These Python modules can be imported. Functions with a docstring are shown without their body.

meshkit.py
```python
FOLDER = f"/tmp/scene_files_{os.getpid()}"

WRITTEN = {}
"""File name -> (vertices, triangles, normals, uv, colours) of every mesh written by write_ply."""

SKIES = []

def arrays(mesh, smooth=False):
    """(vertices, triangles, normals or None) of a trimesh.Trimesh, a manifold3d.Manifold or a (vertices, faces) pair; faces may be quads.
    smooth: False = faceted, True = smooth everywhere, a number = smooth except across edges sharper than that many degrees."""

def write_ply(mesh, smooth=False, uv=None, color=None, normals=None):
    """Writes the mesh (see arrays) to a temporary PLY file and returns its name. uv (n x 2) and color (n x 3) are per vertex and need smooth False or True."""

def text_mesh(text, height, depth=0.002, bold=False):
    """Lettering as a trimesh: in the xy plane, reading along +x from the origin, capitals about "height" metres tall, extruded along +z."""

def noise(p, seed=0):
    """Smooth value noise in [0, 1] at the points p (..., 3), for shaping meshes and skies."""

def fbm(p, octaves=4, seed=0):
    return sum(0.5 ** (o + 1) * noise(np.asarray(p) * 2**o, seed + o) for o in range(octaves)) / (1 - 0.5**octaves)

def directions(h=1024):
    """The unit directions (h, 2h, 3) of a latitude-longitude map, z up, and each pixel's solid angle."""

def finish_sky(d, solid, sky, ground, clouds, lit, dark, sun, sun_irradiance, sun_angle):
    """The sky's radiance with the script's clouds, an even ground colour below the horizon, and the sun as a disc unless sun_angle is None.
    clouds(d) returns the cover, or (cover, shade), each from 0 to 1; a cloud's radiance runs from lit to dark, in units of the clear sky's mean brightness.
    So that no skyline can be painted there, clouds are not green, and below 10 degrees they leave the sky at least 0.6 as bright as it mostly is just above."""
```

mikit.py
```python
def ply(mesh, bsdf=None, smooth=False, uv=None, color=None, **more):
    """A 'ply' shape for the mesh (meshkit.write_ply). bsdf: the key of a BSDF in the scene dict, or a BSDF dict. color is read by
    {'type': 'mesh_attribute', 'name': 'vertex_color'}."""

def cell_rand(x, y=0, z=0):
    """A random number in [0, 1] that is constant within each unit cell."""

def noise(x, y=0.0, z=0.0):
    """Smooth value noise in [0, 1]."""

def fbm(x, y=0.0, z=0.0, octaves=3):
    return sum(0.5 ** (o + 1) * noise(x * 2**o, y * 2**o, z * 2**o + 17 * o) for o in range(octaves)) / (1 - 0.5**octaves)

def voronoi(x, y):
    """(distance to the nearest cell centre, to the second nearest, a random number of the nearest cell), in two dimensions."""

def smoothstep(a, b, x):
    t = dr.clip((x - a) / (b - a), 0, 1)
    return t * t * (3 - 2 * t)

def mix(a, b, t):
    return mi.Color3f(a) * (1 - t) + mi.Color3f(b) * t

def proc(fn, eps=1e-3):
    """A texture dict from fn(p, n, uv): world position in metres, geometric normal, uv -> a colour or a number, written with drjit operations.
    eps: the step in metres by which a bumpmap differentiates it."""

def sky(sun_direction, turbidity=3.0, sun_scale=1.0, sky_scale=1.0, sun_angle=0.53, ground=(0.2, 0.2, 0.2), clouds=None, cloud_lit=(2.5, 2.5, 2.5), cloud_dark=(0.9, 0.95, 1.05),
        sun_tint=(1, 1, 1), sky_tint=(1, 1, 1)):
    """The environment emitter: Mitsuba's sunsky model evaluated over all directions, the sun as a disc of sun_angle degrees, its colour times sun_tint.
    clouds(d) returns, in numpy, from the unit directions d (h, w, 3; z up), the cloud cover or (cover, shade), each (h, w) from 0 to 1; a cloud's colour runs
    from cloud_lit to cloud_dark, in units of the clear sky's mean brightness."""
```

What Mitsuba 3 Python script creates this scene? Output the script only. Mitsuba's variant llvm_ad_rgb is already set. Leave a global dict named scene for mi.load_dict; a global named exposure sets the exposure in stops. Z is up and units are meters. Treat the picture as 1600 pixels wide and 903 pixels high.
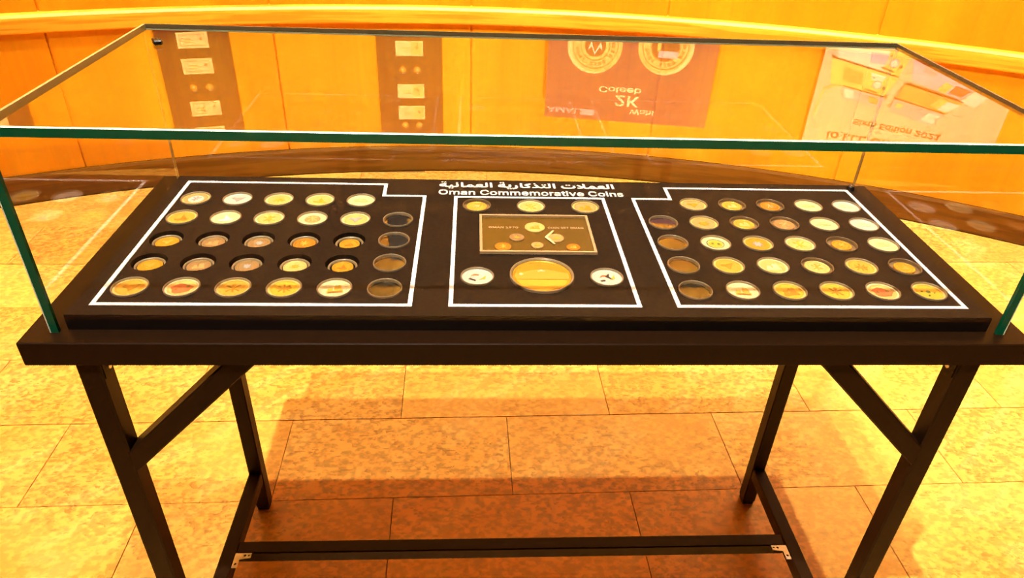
import math, random
import numpy as np
import drjit as dr
import trimesh, manifold3d
import mitsuba as mi
import mikit, meshkit
from shapely import affinity, union_all
from shapely.geometry import Polygon, Point, LineString, MultiPolygon, box as sbox

T = mi.ScalarTransform4f
random.seed(4)
scene, labels = {}, {}

# ------------------------------------------------------------------ camera, light, exposure
EYE = 1.55
FORWARD, UP = (0.056535, 0.838048, -0.542660), (-0.005760, 0.543794, 0.839199)
exposure = 0.0
scene['camera'] = {'type': 'perspective', 'fov': math.degrees(2 * math.atan(800 / 1116.02)), 'fov_axis': 'x', 'near_clip': 0.02, 'far_clip': 60.0,
                   'to_world': T().look_at(origin=[0, 0, EYE], target=[FORWARD[0], FORWARD[1], EYE + FORWARD[2]], up=list(UP))}
# ceiling spotlights: (place, aim, lens radius, radiance)
WARM, WHITE = (1.0, 0.80, 0.52), (1.0, 0.90, 0.74)
SPOTS = [((-0.90, -0.70, 6.28), (0.65, 2.40, 0.0), 0.045, 35000, WHITE),
         ((0.60, 1.25, 6.28), (0.55, 1.75, 0.0), 0.045, 12000, WHITE),
         ((2.30, 2.50, 6.28), (2.10, 2.55, 0.0), 0.050, 20000, (1.0, 0.96, 0.95)),
         ((-2.20, 2.50, 6.28), (-2.05, 2.50, 0.0), 0.050, 17000, WARM),
         ((0.10, -2.70, 6.28), (0.10, -2.50, 0.0), 0.045, 30000, WHITE)]  # last one: unseen lamp added to light the floor mirrored in the front glass
SNOOTS = [(0.040, 0.23), (0.040, 0.20), (0.022, 0.36), (0.022, 0.36), (0.035, 0.28)]
N_FLOOR = len(SNOOTS)
WALL_C, WALL_R = (-0.0332, -1.2355), 4.806


def arc_point(deg, radius, z):
    a = math.radians(deg)
    return (WALL_C[0] + radius * math.sin(a), WALL_C[1] + radius * math.cos(a), z)


for _deg in (-34, -21, -8, 5, 18, 31):
    SPOTS.append((arc_point(_deg + 5, 3.65, 4.20), arc_point(_deg, WALL_R, 2.62), 0.05, 80.0, WARM))

# ------------------------------------------------------------------ materials
def rgb(*c):
    return {'type': 'rgb', 'value': list(c)}


def principled(color, rough=0.5, spec=0.5, metal=0.0, **more):
    return {'type': 'twosided', 'bsdf': {'type': 'principled', 'base_color': color if isinstance(color, dict) else rgb(*color), 'roughness': rough, 'specular': spec, 'metallic': metal, **more}}


TILE_ROT, TILE_W, TILE_H, TILE_Y0, TILE_X0 = math.radians(1.1), 0.655, 0.312, 1.345, 0.445


def tile_uv(x, y):
    c, s = math.cos(TILE_ROT), math.sin(TILE_ROT)
    return c * x + s * (y - TILE_Y0), -s * x + c * (y - TILE_Y0)


def floor_color(p, n, uv):
    u, v = tile_uv(p.x, p.y)
    row = dr.floor(v / TILE_H)
    odd = row - 2 * dr.floor(row / 2)
    col = dr.floor((u - TILE_X0) / TILE_W + 0.5 * (1 - odd) + 0.02 * row * 0)
    r1, r2 = mikit.cell_rand(col, row, 3), mikit.cell_rand(col, row, 7)
    x, y = p.x + r1 * 9, p.y + r2 * 9
    cloud = mikit.fbm(x * 3.0, y * 4.5, r1 * 7, 3)
    t = x * 0.75 + y * 0.66
    vein = mikit.fbm(t * 4 + 5 * cloud, (y * 0.75 - x * 0.66) * 20, 3.0, 3)
    grain = mikit.fbm(x * 72, y * 95, 5.0, 3)
    speck = mikit.noise(x * 85 + 3 * grain, y * 110)
    base = mikit.mix((0.77, 0.355, 0.050), (0.84, 0.420, 0.074), mikit.smoothstep(0.25, 0.75, cloud))
    base = mikit.mix(base, (0.90, 0.56, 0.15), 0.30 * mikit.smoothstep(0.50, 0.78, vein))
    rough = 0.35 + 0.65 * mikit.smoothstep(0.35, 0.65, mikit.fbm(x * 2.2, y * 3.0, 11.0, 2))
    base = base * (1 - 0.30 * rough * (mikit.smoothstep(0.40, 0.80, grain))) * (1 + 0.16 * mikit.smoothstep(0.56, 0.30, grain))
    base = mikit.mix(base, (0.34, 0.135, 0.022), 0.55 * rough * mikit.smoothstep(0.76, 0.92, speck))
    return base * (0.86 + 0.20 * r2)


def wood_color(p, n, uv):
    a = dr.atan2(p.x - WALL_C[0], p.y - WALL_C[1]) * WALL_R
    g = mikit.fbm(a * 55, p.z * 1.6, 2.0, 4)
    b = mikit.fbm(a * 5.0, p.z * 0.5, 9.0, 2)
    c = mikit.mix((0.74, 0.272, 0.005), (0.85, 0.352, 0.008), mikit.smoothstep(0.3, 0.7, b))
    return mikit.mix(c, (0.62, 0.23, 0.009), 0.22 * mikit.smoothstep(0.45, 0.8, g))


def rail_color(p, n, uv):
    a = dr.atan2(p.x - WALL_C[0], p.y - WALL_C[1]) * WALL_R
    g = mikit.fbm(a * 3.0, p.z * 70, 4.0, 4)
    return mikit.mix((0.86, 0.48, 0.030), (0.72, 0.33, 0.016), mikit.smoothstep(0.42, 0.7, g))


def base_color(p, n, uv):
    a = dr.atan2(p.x - WALL_C[0], p.y - WALL_C[1]) * WALL_R
    g = mikit.fbm(a * 4.0, p.z * 60, 6.0, 4)
    return mikit.mix((0.175, 0.066, 0.0035), (0.125, 0.045, 0.0025), mikit.smoothstep(0.4, 0.7, g))


def board_color(p, n, uv):
    g = mikit.fbm(p.x * 210, p.y * 210, p.z * 210, 2)
    return mikit.mix((0.0075, 0.0053, 0.0038), (0.0112, 0.0080, 0.0058), mikit.smoothstep(0.3, 0.7, g))


def strike_bump(p, n, uv):
    return mikit.fbm(p.x * 330, p.y * 330, 1.0, 2)


def struck(color, metal=0.35, rough=0.34):
    return {'type': 'twosided', 'bsdf': {'type': 'bumpmap', 'arbitrary': mikit.proc(strike_bump, 4e-4), 'scale': 0.0009,
                                        'bsdf': {'type': 'principled', 'base_color': rgb(*color), 'roughness': rough, 'specular': 0.6, 'metallic': metal}}}


M = {
    'floor': {'type': 'twosided', 'bsdf': {'type': 'principled', 'base_color': mikit.proc(floor_color), 'roughness': 0.34, 'specular': 0.35}},
    'grout': principled((0.30, 0.14, 0.03), 0.8, 0.2),
    'wood': principled(mikit.proc(wood_color), 0.42, 0.2),
    'wood_gap': principled((0.10, 0.03, 0.004), 0.8, 0.1),
    'rail': principled(mikit.proc(rail_color), 0.35, 0.4),
    'skirting': principled(mikit.proc(base_color), 0.45, 0.15),
    'plaster': principled((0.50, 0.42, 0.30), 0.9, 0.1),
    'dark_wall': principled((0.24, 0.16, 0.09), 0.7, 0.2),
    'board': principled(mikit.proc(board_color), 0.55, 0.12),
    'hole': principled((0.0035, 0.0025, 0.002), 0.7, 0.06),
    'frame': principled((0.014, 0.0052, 0.0014), 0.42, 0.12),
    'foot': principled((0.006, 0.006, 0.006), 0.6, 0.3),
    'steel': principled((0.62, 0.60, 0.56), 0.3, 0.5, 0.6),
    'white': principled((0.92, 0.92, 0.92), 0.5, 0.2),
    'pane': {'type': 'thindielectric', 'int_ior': 1.52},
    'top_pane': {'type': 'thindielectric', 'int_ior': 1.52, 'specular_transmittance': rgb(0.74, 0.78, 0.72)},
    'edge': principled((0.002, 0.080, 0.034), 0.2, 0.3),
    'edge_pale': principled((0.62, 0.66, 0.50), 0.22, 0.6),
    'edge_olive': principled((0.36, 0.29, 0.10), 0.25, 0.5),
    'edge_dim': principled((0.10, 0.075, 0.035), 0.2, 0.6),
    'sealant': principled((0.02, 0.04, 0.03), 0.4, 0.4),
    'black': principled((0.005, 0.005, 0.005), 0.35, 0.4),
    'clear_rim': principled((0.24, 0.175, 0.10), 0.20, 0.8, 0.0, clearcoat=1.0, clearcoat_gloss=0.75),
    'dark_rim': principled((0.16, 0.10, 0.05), 0.20, 0.8, 0.0, clearcoat=1.0, clearcoat_gloss=0.75),
    'gold': struck((0.76, 0.44, 0.065)), 'deep_gold': struck((0.70, 0.33, 0.026)), 'pale_gold': struck((0.80, 0.58, 0.20)),
    'cream': struck((0.82, 0.68, 0.37), 0.2), 'silver': struck((0.74, 0.73, 0.69), 0.4), 'peach': struck((0.66, 0.40, 0.16)), 'ochre': struck((0.56, 0.29, 0.032)),
    'orange': struck((0.62, 0.235, 0.022)), 'copper': struck((0.60, 0.28, 0.11)), 'bronze': struck((0.38, 0.24, 0.10)), 'lemon': struck((0.80, 0.52, 0.055)),
    'print_red': principled((0.72, 0.16, 0.05), 0.4), 'print_brown': principled((0.33, 0.15, 0.03), 0.4), 'print_green': principled((0.10, 0.16, 0.03), 0.4),
    'print_black': principled((0.02, 0.02, 0.025), 0.4), 'print_mauve': principled((0.50, 0.30, 0.30), 0.4), 'print_blue': principled((0.50, 0.58, 0.66), 0.4),
    'print_gold': principled((0.70, 0.42, 0.06), 0.4), 'print_grey': principled((0.36, 0.33, 0.30), 0.35),
    'card': principled((0.105, 0.056, 0.008), 0.3, 0.4), 'card_frame': principled((0.52, 0.33, 0.18), 0.3, 0.5),
    'show_board': principled((0.012, 0.007, 0.004), 0.6, 0.2),
    'paper': principled((0.82, 0.60, 0.26), 0.6, 0.2), 'paper_line': principled((0.42, 0.24, 0.07), 0.6, 0.2), 'paper_warm': principled((0.85, 0.50, 0.13), 0.6, 0.2),
    'mauve': principled((0.150, 0.050, 0.056), 0.55, 0.25), 'poster_gold': principled((0.80, 0.48, 0.14), 0.5, 0.3), 'poster_gold_dark': principled((0.45, 0.20, 0.06), 0.5, 0.3),
    'poster_text': principled((0.90, 0.72, 0.40), 0.5, 0.3), 'poster_pink': principled((0.72, 0.36, 0.36), 0.5, 0.3), 'poster_core': principled((0.16, 0.06, 0.02), 0.5, 0.3),
    'blush': principled((0.80, 0.47, 0.26), 0.55, 0.25), 'blush_text': principled((0.14, 0.045, 0.012), 0.55, 0.2), 'lilac': principled((0.66, 0.42, 0.46), 0.55, 0.2),
    'note_white': principled((0.88, 0.70, 0.50), 0.55, 0.2), 'note_yellow': principled((0.88, 0.55, 0.12), 0.55, 0.2), 'note_orange': principled((0.80, 0.33, 0.07), 0.55, 0.2),
    'note_pink': principled((0.82, 0.36, 0.30), 0.55, 0.2), 'note_brown': principled((0.30, 0.14, 0.05), 0.55, 0.2), 'note_line': principled((0.62, 0.34, 0.16), 0.55, 0.2),
    'housing': principled((0.02, 0.02, 0.02), 0.5, 0.3),
}
for k, m in M.items():
    scene['mat_' + k] = m


# ------------------------------------------------------------------ helpers
def numbered(name):
    if not any(k == name or k.startswith(name + '__') for k in scene) and name not in labels:
        return name
    i = 1
    while True:
        k = f'{name}_{i:03d}'
        if k not in labels and not any(q == k or q.startswith(k + '__') for q in scene):
            return k
        i += 1


def add(name, mesh, mat, parent=None, smooth=False, to_world=None, label=None):
    """One entry of the scene, under its parent's key."""
    key = numbered(f'{parent}__{name}' if parent else name)
    shape = dict(mesh) if isinstance(mesh, dict) else mikit.ply(mesh, smooth=smooth)
    shape['bsdf'] = {'type': 'ref', 'id': 'mat_' + mat}
    if to_world is not None:
        shape['to_world'] = to_world
    scene[key] = shape
    if label:
        labels[key] = {'label': label}
    return key


def thing(name, label, category, group=None, kind=None):
    key = numbered(name)
    labels[key] = {'label': label, 'category': category}
    if group:
        labels[key]['group'] = group
    return key


def structure(key, label=None):
    labels[key] = {'kind': 'structure', **({'label': label} if label else {})}


def box(x0, x1, y0, y1, z0, z1, bevel=0.0):
    if bevel <= 0:
        m = trimesh.creation.box(extents=(x1 - x0, y1 - y0, z1 - z0))
        m.apply_translation(((x0 + x1) / 2, (y0 + y1) / 2, (z0 + z1) / 2))
        return m
    b, pts = bevel, []
    for sx in (0, 1):
        for sy in (0, 1):
            for sz in (0, 1):
                c = np.array([(x0, x1)[sx], (y0, y1)[sy], (z0, z1)[sz]])
                d = np.array([1 - 2 * sx, 1 - 2 * sy, 1 - 2 * sz]) * b
                for k in range(3):
                    e = d.copy(); e[k] = 0
                    pts.append(c + e)
    return trimesh.convex.convex_hull(np.array(pts))


def bar(p, q, w, d, up=(0, 1, 0), bevel=0.0025):
    """A square tube from p to q, d wide along 'up', w across."""
    p, q = np.array(p, float), np.array(q, float)
    a = (q - p); L = np.linalg.norm(a); a /= L
    u = np.array(up, float); u -= a * (u @ a); u /= np.linalg.norm(u)
    s = np.cross(a, u)
    m = box(0, L, -d / 2, d / 2, -w / 2, w / 2, bevel)
    F = np.eye(4); F[:3, 0], F[:3, 1], F[:3, 2], F[:3, 3] = a, u, s, p
    m.apply_transform(F)
    return m


def extrude(shape, depth, z=0.0):
    out = []
    for g in getattr(shape, 'geoms', [shape]):
        if g.is_empty or g.geom_type != 'Polygon':
            continue
        m = trimesh.creation.extrude_polygon(g, depth, engine='earcut')
        m.apply_translation((0, 0, z))
        out.append(m)
    return trimesh.util.concatenate(out)


def lathe(profile, n=40):
    return trimesh.creation.revolve(np.array(profile, float), sections=n)


def sector(a0, a1, r0, r1, step=1.0):
    n = max(2, int(abs(a1 - a0) / step) + 1)
    aa = np.radians(np.linspace(a0, a1, n))
    ring = lambda r, a: [(WALL_C[0] + r * math.sin(t), WALL_C[1] + r * math.cos(t)) for t in a]
    return Polygon(ring(r0, aa) + ring(r1, aa[::-1]))


def on_wall(deg, standoff, z=0.0):
    """Local x along the wall to the right, y up, z out of the wall into the room."""
    a = math.radians(deg)
    x, y, w = (math.cos(a), -math.sin(a), 0), (0, 0, 1), (-math.sin(a), -math.cos(a), 0)
    o = arc_point(deg, WALL_R - standoff, z)
    return T([[x[0], y[0], w[0], o[0]], [x[1], y[1], w[1], o[1]], [x[2], y[2], w[2], o[2]], [0, 0, 0, 1]])


def text(s, height, width=None, depth=0.0008, bold=True):
    m = meshkit.text_mesh(s, height, depth, bold)
    if width:
        b = m.bounds
        m.apply_translation((-b[0][0], 0, 0))
        m.apply_scale((width / (b[1][0] - b[0][0]), 1, 1)) if False else m.apply_transform(np.diag([width / (b[1][0] - b[0][0]), 1, 1, 1]))
    return m

# ------------------------------------------------------------------ room
ROOM = Point(*WALL_C).buffer(WALL_R + 0.02, 64)
add('floor', extrude(Point(*WALL_C).buffer(WALL_R + 0.3, 48), 0.1, -0.106), 'grout')
structure('floor', 'yellow limestone floor laid in staggered rectangular tiles')
c_, s_ = math.cos(TILE_ROT), math.sin(TILE_ROT)
tile_clip = Point(*WALL_C).buffer(WALL_R - 0.022, 64)
for row in range(-15, 8):
    odd = row % 2
    for col in range(-7, 8):
        u0 = TILE_X0 + (col - 0.5 * (1 - odd)) * TILE_W
        # staggered half a tile from row to row
        v0 = row * TILE_H
        g = 0.0012
        quad = [(u0 + g, v0 + g), (u0 + TILE_W - g, v0 + g), (u0 + TILE_W - g, v0 + TILE_H - g), (u0 + g, v0 + TILE_H - g)]
        poly = Polygon([(c_ * u - s_ * v, s_ * u + c_ * v + TILE_Y0) for u, v in quad])
        cx, cy = poly.centroid.x, poly.centroid.y
        if abs(cx) > 3.6 or cy < -3.2:
            continue
        poly = poly.intersection(tile_clip)
        if poly.is_empty or poly.area < 0.004 or poly.geom_type != 'Polygon':
            continue
        add('tile', extrude(poly, 0.010, -0.010 + 0.0004 * ((row * 5 + col * 3) % 3 - 1)), 'floor', 'floor')
add('wall_back', extrude(sector(-46, 46, WALL_R + 0.014, WALL_R + 0.14), 6.45, -0.05), 'wood')
add('wall_front', extrude(sector(46, 314, WALL_R + 0.014, WALL_R + 0.14, 4.0), 6.45, -0.05), 'dark_wall')
structure('wall_front')
structure('wall_back', 'curved wall clad in warm orange wood panels')
SEAMS = [0.3 + 11.05 * k for k in range(-4, 5)]
for a0, a1 in zip(SEAMS[:-1], SEAMS[1:]):
    for z0, z1 in ((0.133, 0.750), (0.81, 3.1)):
        add('panel', extrude(sector(a0 + 0.05, a1 - 0.05, WALL_R, WALL_R + 0.02), z1 - z0, z0), 'wood', 'wall_back')


def moulding(profile, a0, a1, step=1.0):
    """A profile of (inward, z) swept along the curved wall."""
    n = int((a1 - a0) / step) + 1
    k = len(profile)
    v = np.array([arc_point(a, WALL_R - r, z) for a in np.linspace(a0, a1, n) for r, z in profile])
    f = []
    for i in range(n - 1):
        for j in range(k):
            a, b = i * k + j, i * k + (j + 1) % k
            f += [(a, b, b + k), (a, b + k, a + k)]
    for j in range(1, k - 1):
        f += [(0, j + 1, j), ((n - 1) * k, (n - 1) * k + j, (n - 1) * k + j + 1)]
    m = trimesh.Trimesh(v, np.array(f), process=False)
    m.fix_normals()
    return m


add('trim_1', moulding([(-0.01, 0.750), (0.020, 0.750), (0.026, 0.756), (0.030, 0.798), (0.027, 0.814), (0.018, 0.826), (-0.01, 0.834)], -45, 45), 'rail', smooth=25)
structure('trim_1', 'pale wood rail curving along the wall')
add('baseboard_back', moulding([(-0.01, 0.0), (0.014, 0.0), (0.014, 0.118), (0.008, 0.130), (-0.01, 0.132)], -45, 45), 'skirting', smooth=25)
structure('baseboard_back', 'dark brown wooden skirting along the foot of the curved wall')
add('ceiling', extrude(Point(*WALL_C).buffer(WALL_R + 0.3, 48), 0.1, 6.40), 'plaster')
structure('ceiling')

# ------------------------------------------------------------------ ceiling spotlights
ORD = ['first', 'second', 'third', 'fourth', 'fifth', 'sixth']
for n, (place, aim, r, power, tint) in enumerate(SPOTS):
    d = np.array(aim, float) - place
    d /= np.linalg.norm(d)
    F = mi.ScalarTransform4f().look_at(origin=list(place), target=list(np.array(place) + d), up=[0.1, 0.9, 0.2])
    k = thing('ceiling_spotlight', 'black ceiling spotlight aimed ' + (f'at the curved wall, {ORD[n - N_FLOOR]} from the left' if n >= N_FLOOR else ('down in front of the glass case', 'down behind the glass case', 'down at the right floor', 'down at the left floor', 'down behind the camera, added to light the floor mirrored in glass')[n]), 'spotlight', 'ceiling spotlights ' + ('washing the wall' if n >= N_FLOOR else 'over the floor'))
    key = add('lens', lathe([(0, 0), (r, 0)], 24), 'white', k, to_world=F)
    if n >= N_FLOOR:   # narrow wall washers
        scene[k + '_light'] = {'type': 'spot', 'to_world': F @ T().translate([0, 0, 0.035]), 'cutoff_angle': 24.0, 'beam_width': 10.0, 'intensity': {'type': 'rgb', 'value': [power * c for c in tint]}}
    scene[key] = {'type': 'disk', 'to_world': F @ T().scale([r, r, 1]), 'bsdf': {'type': 'ref', 'id': 'mat_black'}} if n >= N_FLOOR else {
                  'type': 'disk', 'to_world': F @ T().scale([r, r, 1]), 'bsdf': {'type': 'ref', 'id': 'mat_black'},
                  'emitter': {'type': 'area', 'radiance': {'type': 'rgb', 'value': [power * c for c in tint]}}}
    w, l = (r + SNOOTS[n][0], SNOOTS[n][1]) if n < N_FLOOR else (r + 0.004, 0.03)   # a deep snoot narrows the floor spotlights
    add('housing', lathe([(w, l), (w + 0.008, l), (w + 0.008, -0.10), (0.0, -0.10), (0.0, -0.09), (w, -0.09), (w, l)], 24), 'housing', k, to_world=F)
    b = np.array(place) - 0.1 * d
    add('stem', bar(b, (b[0], b[1], 6.41), 0.02, 0.02, (0, 1, 0.01)), 'housing', k)

# ------------------------------------------------------------------ the showcase table
XC = 0.1085
TX0, TX1, TY0, TY1, TZ = XC - 0.740, XC + 0.740, 0.819, 1.385, 0.925


def make_table(label, to_world=None):
    t = thing('display_table', label, 'table')
    put = lambda n, m, mat, parent=t, **k: add(n, m, mat, parent, to_world=to_world, **k)
    put('table_top', box(TX0, TX1, TY0, TY1, TZ - 0.040, TZ, 0.0015), 'frame')
    w = 0.034
    LX = (XC - 0.675, XC + 0.675)
    FY, RY = 0.8245 + w / 2, 1.302 + w / 2
    for sx in (0, 1):
        x = LX[0] + w / 2 if sx == 0 else LX[1] - w / 2
        for y in (FY, RY):
            leg = put('leg', box(x - w / 2, x + w / 2, y - w / 2, y + w / 2, 0.012, TZ - 0.040, 0.0025), 'frame')
            put('foot', box(x - w / 2 + 0.002, x + w / 2 - 0.002, y - w / 2 + 0.002, y + w / 2 - 0.002, 0.0, 0.0125, 0.002), 'foot', leg)
        put('side_rail', box(x - w / 2 + 0.001, x + w / 2 - 0.001, FY + w / 2, RY - w / 2, 0.106, 0.140, 0.0025), 'frame')
        s = 1 if sx == 0 else -1
        p = np.array([x + s * 0.004, FY, 0.672])
        q = np.array([x + s * 0.228, FY, TZ - 0.0405 + 0.012])
        m = bar(p, q, w * 0.98, w * 0.96, (0, 1, 0))
        m = trimesh.intersections.slice_mesh_plane(m, (0, 0, -1), (0, 0, TZ - 0.0402), cap=True, engine='earcut')
        br = put('diagonal_brace', m, 'frame')
        scr = trimesh.creation.cylinder(radius=0.005, height=0.004, sections=12)
        scr.apply_transform(trimesh.transformations.rotation_matrix(math.pi / 2, (0, 1, 0)))
        scr.apply_translation((x + s * (w / 2 + 0.001), FY + 0.004, 0.865))
        put('screw', scr, 'steel')
        plate = box(x + s * w / 2 - 0.0015, x + s * w / 2 + 0.0015, FY - 0.012, FY + 0.012, 0.852, 0.8848)
        put('corner_plate', plate, 'foot')
    put('cross_rail', box(LX[0] + w, LX[1] - w, 1.064, 1.097, 0.107, 0.1395, 0.0025), 'frame')
    for s, x in ((1, LX[0] + w), (-1, LX[1] - w)):
        a = Polygon([(0, 0), (s * 0.036, 0), (s * 0.036, 0.012), (s * 0.012, 0.016), (s * 0.012, 0.038), (0, 0.038)]) if s > 0 else Polygon([(0, 0), (0, 0.038), (-0.012, 0.038), (-0.012, 0.016), (-0.036, 0.012), (-0.036, 0)])
        holes = union_all([Point(s * 0.022, 0.006).buffer(0.003, 8), Point(s * 0.031, 0.006).buffer(0.0025, 8), Point(s * 0.006, 0.028).buffer(0.003, 8)])
        m = extrude(a.difference(holes), 0.002)
        # stands against the front of the cross rail and the side rail, seen from above
        m.apply_transform(np.array([[1, 0, 0, x], [0, -1, 0, 1.0635], [0, 0, 1, 0.1385], [0, 0, 0, 1]]))
        m.invert() if m.volume < 0 else None
        put('angle_bracket', m, 'steel', label='bright steel corner bracket')
    return t


make_table('dark brown metal display table with square legs and diagonal braces, holding the glass case')
make_table('dark metal display table behind the camera, mirrored as dark legs in the front glass', T().translate([0.14, -0.175, 0]) @ T().rotate([0, 0, 1], 180) @ T().translate([-XC, 0, 0]))

# ------------------------------------------------------------------ display board with round holes
BX0, BX1, BY0, BY1, BZ = -0.575, 0.790, 0.8535, 1.3300, 0.950
DX, DY, ROW0, COL_L, COL_R = 0.07580, 0.07590, 1.2287, -0.5116, 0.3506
HOLE_R = 0.0272
# kind per place, left field then right field, rear row first ('-' nothing there, '0' an empty capsule)
LEFT = ['bimetal silver_reflection pale pale cream -', 'gold_rim cream_blue pale cream_dot pale_dark 0',
        'sunk_gold sunk_bronze sunk_grey sunk_orange sunk_ring 0', 'sunk_gold sunk_bronze sunk_grey sunk_pale sunk_ring 0',
        'gold red gold lemon castle 0']
RIGHT = ['- peach ring_gold ring_orange cream cream_white', '0 gold_peach ring_gold ring_copper cream cream_white',
         '0 target mauve pale ring_small cream', '0 gold pale_gold ring_pale gold ring_small', '0 castle lemon lemon red green_dots']
places = []
for side, rows, x0 in (('left', LEFT, COL_L), ('right', RIGHT, COL_R)):
    for j, r in enumerate(rows):
        for i, kind in enumerate(r.split()):
            if kind != '-':
                places.append((side, j, i, kind, x0 + i * DX, ROW0 - j * DY))
CENTRE = [('centre', 0, 0, 'ring_gold', 0.009, 1.214), ('centre', 0, 1, 'emblem', 0.111, 1.213), ('centre', 0, 2, 'peach', 0.214, 1.213),
          ('centre', 2, 0, 'colour_a', 0.009, 0.9615), ('centre', 2, 2, 'colour_b', 0.216, 0.9615)]
board = thing('display_board', 'raised dark brown board with white outlines and lettering inside the glass case', 'display board')
holes = [Point(x, y).buffer(HOLE_R, 12) for *_, x, y in places + CENTRE] + [Point(0.112, 0.966).buffer(0.0525, 20), sbox(0.0130, 1.0340, 0.2120, 1.1720)]
loops = [[(BX0, BY0), (BX1, BY0), (BX1, BY1), (BX0, BY1)]] + [list(h.exterior.coords)[:-1][::-1] if h.exterior.is_ccw else list(h.exterior.coords)[:-1] for h in holes]
pm = manifold3d.CrossSection([np.array(q) for q in loops], manifold3d.FillRule.EvenOdd).extrude(0.010).translate((0, 0, BZ - 0.010))
add('panel', pm, 'board', board)
add('base', box(BX0 + 0.003, BX1 - 0.003, BY0 + 0.002, BY1 - 0.003, TZ, BZ - 0.010), 'hole', board)
add('front_face', box(BX0, BX1, BY0 - .0012, BY0 - .0001, TZ, BZ - .0012), 'hole', board)
LW = 0.0068


def outline(pts):
    ring = Polygon(pts)
    return ring.buffer(LW / 2, join_style=2).difference(ring.buffer(-LW / 2, join_style=2))


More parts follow.
